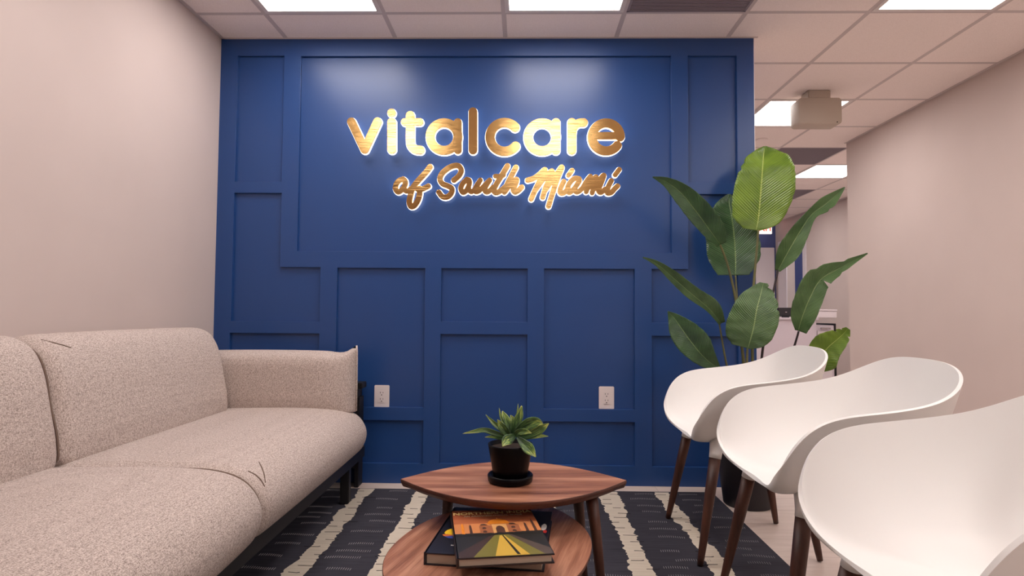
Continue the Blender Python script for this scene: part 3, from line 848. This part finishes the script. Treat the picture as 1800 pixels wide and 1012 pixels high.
c0 = [at(*q, 'z', .374) for q in ((748, 961), (850, 893), (978, 913), (966, 985))]
B0W, B0D, B0T = .286, .335, .029
bk0 = book((1.62, -1.625, .318), math.radians(-6), B0W, B0D, B0T, flat('navy_cover', (24, 26, 38), .3), 'dark navy hardback, larger lower book beneath the sunset-cover book')
bm = bmesh.new(); z = B0T + .0003
mats = [flat('pic_yellow', (240, 196, 40)), flat('pic_blue', (52, 70, 150)), flat('pic_orange', (206, 110, 50)), flat('pic_white', (214, 210, 206)), flat('pic_red', (180, 50, 44)), flat('pic_lilac', (150, 144, 176))]
def blob(bm, cx_, cy_, rx, ry, mi, z, n=14, seed=1):
    rr = random.Random(seed)
    poly(bm, [(cx_ + rx * math.cos(2 * math.pi * k / n) * rr.uniform(.8, 1.1), cy_ + ry * math.sin(2 * math.pi * k / n) * rr.uniform(.8, 1.1)) for k in range(n)], z, mi)
blob(bm, -.108, -.028, .018, .027, 0, z, seed=2); blob(bm, -.083, -.030, .017, .030, 5, z + .0001, seed=3); blob(bm, -.10, .028, .012, .022, 2, z, seed=4)
blob(bm, -.085, .055, .013, .022, 3, z, seed=5); blob(bm, -.095, -.062, .026, .010, 1, z + .0002, seed=6); blob(bm, -.115, -.052, .013, .008, 2, z + .0003, seed=9)
obj('cover_picture', bm, mats, bk0, recalc=False); bm = bmesh.new()
blob(bm, .128, .04, .008, .028, 3, z, seed=7); blob(bm, .133, .010, .006, .012, 4, z + .0001, seed=8)
mb = [bpy.data.materials[m_.name] for m_ in mats]; obj('cover_picture', bm, mb, bk0, recalc=False); bm = bmesh.new()
blob(bm, -.085, -.115, .008, .003, 3, z, seed=8)
obj('author_mark', bm, mats, bk0, recalc=False)

B1W, B1D, B1T = .222, .320, .022
bk1 = book((1.632, -1.690, .318 + B0T + .0012), math.radians(9.5), B1W, B1D, B1T, flat('maroon_cover', (38, 26, 26), .3), 'upper hardback with an orange sunset cover showing a domed building')
hw, hd, z = B1W / 2, B1D / 2, B1T + .0002
cols = [flat('sky_top', (168, 92, 62), .25), flat('sky_mid', (176, 102, 66), .25), flat('sky_low', (206, 134, 84), .25), flat('dome_orange', (226, 134, 40), .3), flat('stone_brown', (158, 98, 66), .3),
        flat('stone_dark', (84, 58, 48), .3), flat('tree_dark', (38, 38, 36), .3), flat('lawn_green', (120, 112, 52), .3), flat('path_grey', (84, 72, 64), .3), flat('water_gold', (206, 168, 70), .3), flat('path_dark', (66, 50, 44), .3), flat('stone_light', (214, 160, 100), .3)]
bm = bmesh.new()
def rc(x0, x1, y0, y1, mi, dz=0): poly(bm, [(x0, y0), (x1, y0), (x1, y1), (x0, y1)], z + dz, mi)
rc(-hw + .002, hw - .001, .088, hd - .001, 0); rc(-hw + .002, hw - .001, .055, .088, 1); rc(-hw + .002, hw - .001, -.012, .055, 2)
rc(-hw + .002, hw - .001, -hd + .001, -.012, 6)
D = .0002
poly(bm, [(-.012, -.03), (.022, -.03), (.09, -hd + .002), (-.075, -hd + .002)], z + D, 7)                     # lawn and pool
poly(bm, [(-.020, -.03), (-.012, -.03), (-.075, -hd + .002), (-hw + .004, -hd + .002), (-hw + .004, -hd + .03)], z + D, 10)
poly(bm, [(.022, -.03), (.030, -.03), (hw - .002, -hd + .035), (hw - .002, -hd + .002), (.09, -hd + .002)], z + D, 8)
poly(bm, [(0.0, -.035), (.012, -.035), (.055, -hd + .002), (-.025, -hd + .002)], z + 2 * D, 9)
poly(bm, [(.006, -.035), (.009, -.035), (.034, -hd + .006), (.026, -hd + .006)], z + 3 * D, 6)
rc(-.045, .058, -.022, .036, 4, D)                                                                            # the domed building
rc(-.012, .026, -.022, .044, 11, 2 * D); poly(bm, [(-.004, -.020), (.018, -.020), (.018, .014), (.014, .026), (.007, .032), (0, .026), (-.004, .014)], z + 3 * D, 5)
poly(bm, [(.007 + .029 * math.cos(a), .046 + .036 * max(-.1, math.sin(a))) for a in np.linspace(0, math.pi, 18)], z + 2 * D, 3)
poly(bm, [(.005, .080), (.009, .080), (.007, .094)], z + 3 * D, 3)
for x in (-.033, .042):
    for y in (-.012, .012): poly(bm, [(x - .005, y), (x + .005, y), (x + .005, y + .010), (x, y + .015), (x - .005, y + .010)], z + 3 * D, 5)
    poly(bm, [(x + .009 * math.cos(a), .038 + .012 * math.sin(a)) for a in np.linspace(0, math.pi, 10)], z + 2 * D, 5)
for x, s, mi in ((-.088, 1.0, 3), (-.068, .8, 5), (.075, .8, 5), (.096, 1.2, 5)): poly(bm, [(x - .004, -.022), (x + .004, -.022), (x + .003, .045 * s), (x, .06 * s), (x - .003, .045 * s)], z + 2 * D, mi)
for k in range(9): blob(bm, -.095 + k * .024, -.022, .015, .007, 6, z + (3.2 + .1 * k) * D, seed=k)
obj('cover_picture', bm, cols, bk1, recalc=False)
gt = flat('title_gold', (255, 226, 150), .4)
o = link('title_text', text_mesh('NORTHERN INDIA', .0262, .0002, .0007, .98), gt, bk1); o.location = (.0, .132, z + .0004)
o = link('subtitle_text', text_mesh('AN ARCHAEOLOGICAL GUIDE', .0115, .0002, .0001, 1.0), flat('subtitle_cream', (206, 176, 140)), bk1); o.location = (.0, .110, z + .0004)

# ------------------------------------------------------------------ leaves
def leaf_mesh(name, mid, wl, wr, fold, parent, mt, notch=None, per=7, nac=7, curl=0.0, thick=.0008, sunder=False):
    """mid: world points of the midrib; wl / wr: half widths (m) left/right at those points; side vector from the view-facing plane,
    fold: how far the blade edges come forward (+) or back (-) in metres per metre of width"""
    Mi = [Vector(p) for p in crom([tuple(p) for p in mid], per)]
    n = len(Mi)
    def interp(wv):
        t = np.linspace(0, len(wv) - 1, n); return np.interp(t, range(len(wv)), wv)
    def smooth(wv):
        q = crom([(k, x) for k, x in enumerate(wv)], per); return [max(0.0, a[1]) for a in q]
    WL, WR = smooth(wl), smooth(wr)
    bm = bmesh.new(); uvl = bm.loops.layers.uv.new('UVMap'); rows = []
    rr = random.Random(int(abs(Mi[0].x * 1e4)) + int(abs(Mi[-1].z * 1e4)))
    for i, p in enumerate(Mi):
        d = (Mi[min(i + 1, n - 1)] - Mi[max(i - 1, 0)]).normalized()
        view = (p - CAM).normalized(); side = d.cross(view).normalized(); nrm = side.cross(d).normalized()
        if nrm.dot(view) > 0: nrm = -nrm
        row = []
        for k in range(-nac, nac + 1):
            s = k / nac; wd = WR[i] if s > 0 else WL[i]
            f_ = fold[0] if s < 0 else fold[1]
            nt_ = 1.0
            if notch:
                for (a, sd, dp) in notch:
                    if (s > 0) == (sd > 0): nt_ -= dp * max(0, 1 - abs(i / (n - 1) - a) / .028)
            if abs(k) == nac: nt_ *= 1 - rr.random() * .035
            off = side * (s * wd * nt_) + nrm * (f_ * abs(s) * wd + curl * wd * s * s) + nrm * (.0025 * math.sin(i * 1.15 + 2.2 * abs(s)) * abs(s) * min(1, wd * 20))
            row.append(p + off)
        rows.append(row)
    V = [[bm.verts.new(q) for q in r] for r in rows]
    for i in range(n - 1):
        for k in range(2 * nac):
            f = bm.faces.new((V[i][k], V[i][k + 1], V[i + 1][k + 1], V[i + 1][k])); f.smooth = True
            for lp, (a, b) in zip(f.loops, ((i, k), (i, k + 1), (i + 1, k + 1), (i + 1, k))): lp[uvl].uv = (a / (n - 1), b / (2 * nac))
    o = obj(name, bm, mt, parent, True, recalc=False)
    sd = o.modifiers.new('solid', 'SOLIDIFY'); sd.thickness = thick; sd.offset = 0
    return o

# tall plant
PC = Vector((2.79, -.275, 0))
plant = thing('potted_plant', PC, 'tall artificial bird-of-paradise plant with paddle leaves behind the white chairs', 'potted plant')
bm = bmesh.new()
lathe(bm, [(0, 0), (.108, 0), (.114, .006), (.150, .30), (.162, .40), (.162, .41), (.150, .41), (.146, .37), (0, .36)], 48)
obj('planter', bm, M['tallpot'], plant, True)
bm = bmesh.new(); lathe(bm, [(0, .3605), (.14, .362), (.147, .37)], 40); obj('soil', bm, M['soil'], plant, True)
def kp(px, py, y): return at(px, py, 'y', y) - PC
def mpp(y): return (y - CAM.y) / F_PX
def leaf(pts, wl, wr, mt, fold=(0.15, .15), notch=None, curl=0):
    ym = sum(p[2] for p in pts) / len(pts)
    mid = [kp(*p) for p in pts]
    # leaf_mesh measures the view from CAM: give it world points, then shift back
    o = leaf_mesh('leaf', [m_ + PC for m_ in mid], [x * mpp(ym) for x in wl], [x * mpp(ym) for x in wr], fold, plant, mt, notch, curl=curl)
    o.data.transform(Matrix.Translation(-PC))
    return o
def stem(pts, r0, r1, mt):
    P = [kp(*p) for p in pts]; P = crom([tuple(q) for q in P], 8); n = len(P)
    bm = bmesh.new(); tube(bm, P, [r0 + (r1 - r0) * i / (n - 1) for i in range(n)], 10); obj('stem', bm, mt, plant, True)
# widths listed from the leaf base to its tip; left/right as seen
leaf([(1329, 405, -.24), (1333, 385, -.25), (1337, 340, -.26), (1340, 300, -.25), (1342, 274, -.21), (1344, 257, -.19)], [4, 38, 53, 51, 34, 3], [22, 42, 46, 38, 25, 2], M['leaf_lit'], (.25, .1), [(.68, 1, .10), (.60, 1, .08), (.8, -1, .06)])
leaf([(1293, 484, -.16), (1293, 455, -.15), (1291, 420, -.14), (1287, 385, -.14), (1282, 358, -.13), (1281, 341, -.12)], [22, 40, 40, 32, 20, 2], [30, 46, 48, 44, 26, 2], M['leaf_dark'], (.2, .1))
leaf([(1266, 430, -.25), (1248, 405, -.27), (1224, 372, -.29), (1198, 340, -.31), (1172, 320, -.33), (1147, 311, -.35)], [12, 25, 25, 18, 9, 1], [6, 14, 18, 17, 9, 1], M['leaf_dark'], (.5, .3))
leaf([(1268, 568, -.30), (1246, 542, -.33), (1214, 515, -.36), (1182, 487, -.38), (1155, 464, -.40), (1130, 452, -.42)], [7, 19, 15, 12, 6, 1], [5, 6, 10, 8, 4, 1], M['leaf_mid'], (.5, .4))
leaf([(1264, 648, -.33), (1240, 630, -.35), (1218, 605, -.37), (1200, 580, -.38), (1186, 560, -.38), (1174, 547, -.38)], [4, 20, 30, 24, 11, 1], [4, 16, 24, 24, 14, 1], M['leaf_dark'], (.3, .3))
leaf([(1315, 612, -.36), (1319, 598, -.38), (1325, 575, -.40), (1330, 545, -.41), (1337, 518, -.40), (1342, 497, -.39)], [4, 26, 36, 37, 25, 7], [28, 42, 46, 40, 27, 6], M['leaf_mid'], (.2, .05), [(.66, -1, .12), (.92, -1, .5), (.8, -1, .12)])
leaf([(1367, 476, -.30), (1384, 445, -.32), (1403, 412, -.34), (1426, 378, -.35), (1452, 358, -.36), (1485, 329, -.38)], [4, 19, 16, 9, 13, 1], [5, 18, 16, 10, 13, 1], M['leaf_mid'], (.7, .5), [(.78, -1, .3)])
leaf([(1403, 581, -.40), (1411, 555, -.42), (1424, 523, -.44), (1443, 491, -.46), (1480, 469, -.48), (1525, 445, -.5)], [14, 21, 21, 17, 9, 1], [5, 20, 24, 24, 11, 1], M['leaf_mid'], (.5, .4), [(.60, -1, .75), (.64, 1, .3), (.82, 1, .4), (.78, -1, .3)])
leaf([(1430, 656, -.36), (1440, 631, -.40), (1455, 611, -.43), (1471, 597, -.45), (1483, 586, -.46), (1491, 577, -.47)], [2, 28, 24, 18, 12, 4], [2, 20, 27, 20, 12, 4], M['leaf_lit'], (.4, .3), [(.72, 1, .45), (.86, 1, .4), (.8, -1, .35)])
stem([(1333, 404, -.245), (1330, 440, -.25), (1325, 500, -.26), (1322, 560, -.27), (1324, 700, -.28), (1325, 770, -.28)], .005, .008, M['stem'])
stem([(1266, 430, -.25), (1278, 462, -.25), (1290, 510, -.26), (1298, 560, -.27), (1312, 680, -.28), (1318, 770, -.28)], .005, .008, M['stem'])
stem([(1293, 484, -.16), (1297, 540, -.19), (1305, 620, -.22), (1316, 770, -.26)], .004, .007, M['stem'])
stem([(1264, 566, -.30), (1268, 590, -.30), (1275, 630, -.30), (1290, 700, -.29), (1310, 770, -.28)], .0035, .006, M['stem'])
stem([(1262, 646, -.33), (1280, 690, -.32), (1308, 770, -.29)], .0035, .006, M['stem'])
stem([(1314, 612, -.36), (1313, 640, -.35), (1315, 700, -.32), (1320, 770, -.29)], .005, .008, M['stem'])
stem([(1368, 474, -.30), (1362, 500, -.30), (1352, 550, -.30), (1340, 620, -.30), (1334, 700, -.29), (1330, 770, -.29)], .0045, .007, M['darkstem'])
stem([(1404, 582, -.40), (1395, 612, -.38), (1380, 650, -.35), (1350, 720, -.32), (1333, 770, -.30)], .0045, .007, M['darkstem'])
stem([(1429, 655, -.36), (1385, 690, -.34), (1345, 730, -.31), (1332, 770, -.29)], .004, .006, M['stem'])

# small plant on the upper table
SP = Vector((1.657, -1.43, .42))
sp = thing('potted_plant', SP, 'small leafy variegated plant in a glossy black pot on the upper coffee table', 'potted plant')
bm = bmesh.new(); lathe(bm, [(0, .004), (.045, .004), (.050, .012), (.0665, .108), (.0665, .112), (.062, .112), (.059, .10), (0, .098)], 48); obj('pot', bm, M['pot'], sp, True)
bm = bmesh.new(); lathe(bm, [(0, 0), (.058, 0), (.066, .005), (.068, .020), (.065, .024), (.060, .022), (.056, .010), (0, .008)], 48); obj('saucer', bm, M['pot'], sp, True)
bm = bmesh.new(); lathe(bm, [(0, .0985), (.0585, .1005)], 30); obj('soil', bm, M['soil'], sp, True)
def sl(pts, w_, fold=.3, yb=-1.43, yt=-1.43):
    n = len(pts); P = [at(800 + x / 6.322, 700 + y / 6.322, 'y', yb + (yt - yb) * i / (n - 1)) for i, (x, y) in enumerate(pts)]
    k = (yb - CAM.y) / F_PX / 6.322
    o = leaf_mesh('leaf', P, [a * k for a in w_], [a * k for a in w_], (fold, fold), sp, M['varleaf'], per=6, nac=4)
    o.data.transform(Matrix.Translation(-SP))
sl([(600, 440), (440, 385), (330, 352), (220, 365), (85, 392)], [15, 32, 28, 20, 2], .2, -1.42, -1.45)
sl([(600, 450), (500, 435), (420, 425), (330, 430)], [10, 24, 20, 2], .2, -1.40, -1.40)
sl([(600, 430), (520, 350), (430, 275), (340, 180)], [12, 28, 24, 2], .5, -1.42, -1.42)
sl([(610, 430), (555, 320), (510, 210), (488, 105)], [8, 18, 14, 1], .5, -1.40, -1.38)
sl([(620, 430), (600, 330), (560, 230), (525, 140)], [20, 50, 48, 6], .3, -1.41, -1.37)
sl([(610, 430), (560, 370), (510, 300), (470, 235)], [20, 46, 40, 3], .3, -1.44, -1.45)
sl([(630, 430), (640, 330), (640, 240), (615, 185)], [20, 42, 34, 3], .3, -1.43, -1.42)
sl([(645, 430), (680, 300), (715, 190), (740, 82)], [18, 42, 42, 6], .4, -1.43, -1.42)
sl([(640, 430), (665, 300), (690, 170), (700, 60)], [8, 16, 12, 1], .4, -1.40, -1.38)
sl([(650, 420), (740, 340), (840, 280), (920, 265), (975, 285)], [18, 60, 70, 50, 4], .25, -1.44, -1.46)
sl([(690, 430), (810, 410), (910, 370), (980, 320), (1040, 278)], [12, 36, 46, 40, 3], .25, -1.45, -1.46)
sl([(680, 440), (800, 430), (920, 415), (1035, 420)], [10, 26, 26, 2], .2, -1.42, -1.41)
sl([(680, 400), (620, 440), (565, 475), (525, 532)], [10, 46, 56, 4], .3, -1.46, -1.51)
sl([(690, 430), (760, 500), (830, 570), (898, 650)], [14, 48, 60, 5], .3, -1.47, -1.52)
sl([(640, 440), (700, 380), (780, 370), (850, 385)], [14, 34, 34, 3], .3, -1.46, -1.49)

# ------------------------------------------------------------------ chairs
def chair(loc, rz, lb, first=[]):
    if first:
        src = first[0]
        r = src.copy(); C.objects.link(r); r.location = loc; r.rotation_euler = (0, 0, rz); r['label'] = lb
        for ch in list(src.children):
            c = ch.copy(); C.objects.link(c); c.parent = r
            for gch in ch.children:
                d = gch.copy(); C.objects.link(d); d.parent = c
        return r
    t = thing('armchair', loc, lb, 'chair', rz, group='white shell armchairs in a row')
    # rim in local coordinates: +x forward, y sideways, z up
    half = [(-.266, 0, .788), (-.266, .08, .788), (-.261, .145, .780), (-.244, .202, .760), (-.203, .245, .726), (-.138, .271, .695), (-.05, .286, .679),
            (.04, .290, .668), (.13, .288, .658), (.185, .284, .634), (.222, .273, .590), (.245, .255, .530), (.250, .230, .485), (.241, .190, .456), (.228, .145, .441), (.216, .08, .431)]
    half = [(x * 1.03, y, z) for x, y, z in half]
    ring = half + [(.211, 0, .426)] + [(x, -y, z) for x, y, z in half[::-1][:-1]]
    Rr = np.array(crom(ring, 8, True)); dd = np.r_[0, np.cumsum(np.linalg.norm(np.roll(Rr, -1, 0) - Rr, axis=1))]
    Rc = np.vstack([Rr, Rr[:1]]); tt = np.linspace(0, dd[-1], 90, endpoint=False)
    Rr = np.stack([np.interp(tt, dd, Rc[:, k]) for k in range(3)], 1)
    for _ in range(7): Rr = Rr * .5 + .25 * (np.roll(Rr, 1, 0) + np.roll(Rr, -1, 0))
    R = [Vector(q) for q in Rr]
    n = len(R); rows = []; NT = 16
    for t_ in range(NT + 1):
        s = t_ / NT; row = []
        for q in R:
            zs_ = .424; ctr = Vector((-.01, 0, zs_ - .002)); hgt = q.z - zs_
            pl = Vector((q.x, q.y, 0)); k = min(1, max(0, hgt / .25))
            # base outline of the bowl: pulled inward under the walls
            back = max(0, -q.x) / .285
            inner = Vector((q.x * (1 - .20 * k * back - .06 * k), q.y * (1 - .30 * k), 0))
            P0 = ctr; P1 = Vector((inner.x * .6, inner.y * .6, zs_)); P2 = Vector((inner.x * 1.04, inner.y * 1.06, zs_ + .0 + hgt * .10)); P3 = q
            a = 1 - s
            row.append(P0 * a ** 3 + P1 * 3 * a * a * s + P2 * 3 * a * s * s + P3 * s ** 3)
        rows.append(row)
    bm = bmesh.new(); V = []
    c0_ = bm.verts.new(rows[0][0])
    for r in rows[1:]: V.append([bm.verts.new(p_) for p_ in r])
    for k in range(n): bm.faces.new((c0_, V[0][k], V[0][(k + 1) % n]))
    for a_, b_ in zip(V[:-1], V[1:]):
        for k in range(n): bm.faces.new((a_[k], b_[k], b_[(k + 1) % n], a_[(k + 1) % n]))
    bmesh.ops.recalc_face_normals(bm, faces=bm.faces[:])
    if sum(f.normal.z for f in bm.faces) < 0: bmesh.ops.reverse_faces(bm, faces=bm.faces[:])
    o = obj('shell', bm, M['plastic'], t, True, recalc=False)
    sd = o.modifiers.new('solid', 'SOLIDIFY'); sd.thickness = .009; sd.offset = -1; sd.use_even_offset = True
    bv_ = o.modifiers.new('bevel', 'BEVEL'); bv_.width = .003; bv_.segments = 3; bv_.limit_method = 'ANGLE'; bv_.angle_limit = .9
    ss = o.modifiers.new('sub', 'SUBSURF'); ss.levels = 1; ss.render_levels = 1
    LG = [(.165, -.190, .240, -.250), (.165, .190, .245, .250), (-.150, -.165, -.222, -.205), (-.150, .165, -.218, .190)]
    for ax, ay, bx, by in LG:
        bm = bmesh.new(); d = Vector((ax - bx, ay - by, .40)).normalized()
        def on(z): k = z / .40; return (bx + (ax - bx) * k, by + (ay - by) * k, z)
        tube(bm, [on(0.0), on(.03), on(.25), on(.375)], [.0105, .0125, .0195, .0215], 18); obj('leg', bm, M['walnut_leg'], t, True)
        bm = bmesh.new(); tube(bm, [on(.374), on(.39), (ax * .96, ay * .93, .413), (ax * .92, ay * .88, .428 if ax < 0 else .424)], [.0225, .0230, .026, .030], 18); obj('leg_socket', bm, M['plastic'], t, True)
    bm = bmesh.new(); box(bm, -.11, .13, -.13, .13, .394, .408); bev(bm, .006); obj('underseat_plate', bm, M['plastic'], t)
    first.append(t)
    return t
chair((2.588, -.752, FZ), math.pi, 'white shell armchair on dark tapered legs, farthest of the row, next to the plant')
chair((2.615, -1.40, FZ), math.pi, 'white shell armchair on dark tapered legs, in the middle of the row of three')
chair((2.57, -2.10, FZ), math.pi, 'white shell armchair cropped by the picture edge, nearest of the row')

# ------------------------------------------------------------------ hall beyond
t = thing('reception_desk', (4.70, 3.6, 0), 'white reception desk deep in the hall behind the plant', 'reception desk')
boxobj('front_panel', -.55, .28, -.10, -.06, 0, .86, M['desk'], t, .003)
boxobj('side_panel', -.59, -.55, -.10, .55, 0, .86, M['desk'], t, .003)
boxobj('countertop', -.62, .30, -.12, .60, .86, .885, M['desk'], t, .004)
boxobj('raised_shelf', -.62, .02, .10, .40, .985, 1.0, M['white'], t, .003)
boxobj('shelf_support', -.60, -.58, .12, .38, .885, .985, M['white'], t)
t = thing('storage_box', (5.06, 3.62, .885), 'low white box at the right end of the reception desk', 'box')
boxobj('box_body', -.10, .16, -.10, .12, 0, .075, M['white'], t, .004); boxobj('lid', -.105, .165, -.105, .125, .076, .095, M['white'], t, .004)
t = thing('monitor', (4.66, 3.55, .885), 'black monitor back with a small light badge on the reception desk', 'monitor')
boxobj('screen_housing', -.09, .09, -.02, .015, .012, .112, M['darkscreen'], t, .006)
boxobj('stand', -.03, .03, -.03, .03, 0, .014, M['darkscreen'], t)
bm = bmesh.new(); box(bm, -.010, .010, -.0215, -.020, .055, .066); bev(bm, .0007); obj('badge', bm, M['chrome'], t)
t = thing('file_cabinet', (5.115, 3.62, 0), 'narrow pale file cabinet standing at the right end of the reception desk', 'cabinet')
boxobj('body', -.115, .09, -.06, .45, .05, .80, M['desk'], t, .004)
boxobj('door', -.10, .06, -.072, -.06, .07, .74, M['white'], t, .003)
boxobj('handle', -.07, .04, -.09, -.072, .755, .775, M['chrome'], t, .002)
boxobj('frame', .09, .115, -.06, .45, .0, .82, M['black'], t, .002)
boxobj('plinth', -.10, .09, -.05, .43, 0, .05, M['black'], t)

# exit sign under the hall ceiling
t = thing('exit_sign', (5.615, 6.5, 2.33), 'small lit exit sign high in front of the far blue wall', 'exit sign')
boxobj('sign_box', -.15, .13, -.02, .02, -.10, .085, M['exit_face'], t, .004)
o = link('letters', text_mesh('EXIT', .15, .002, .002), M['exit_red'], t); o.rotation_euler = (math.pi / 2, 0, 0); o.location = (-.01, -.023, -.01)
boxobj('bracket', -.03, .03, -.01, .01, .08, H - 2.33, M['white'], t)
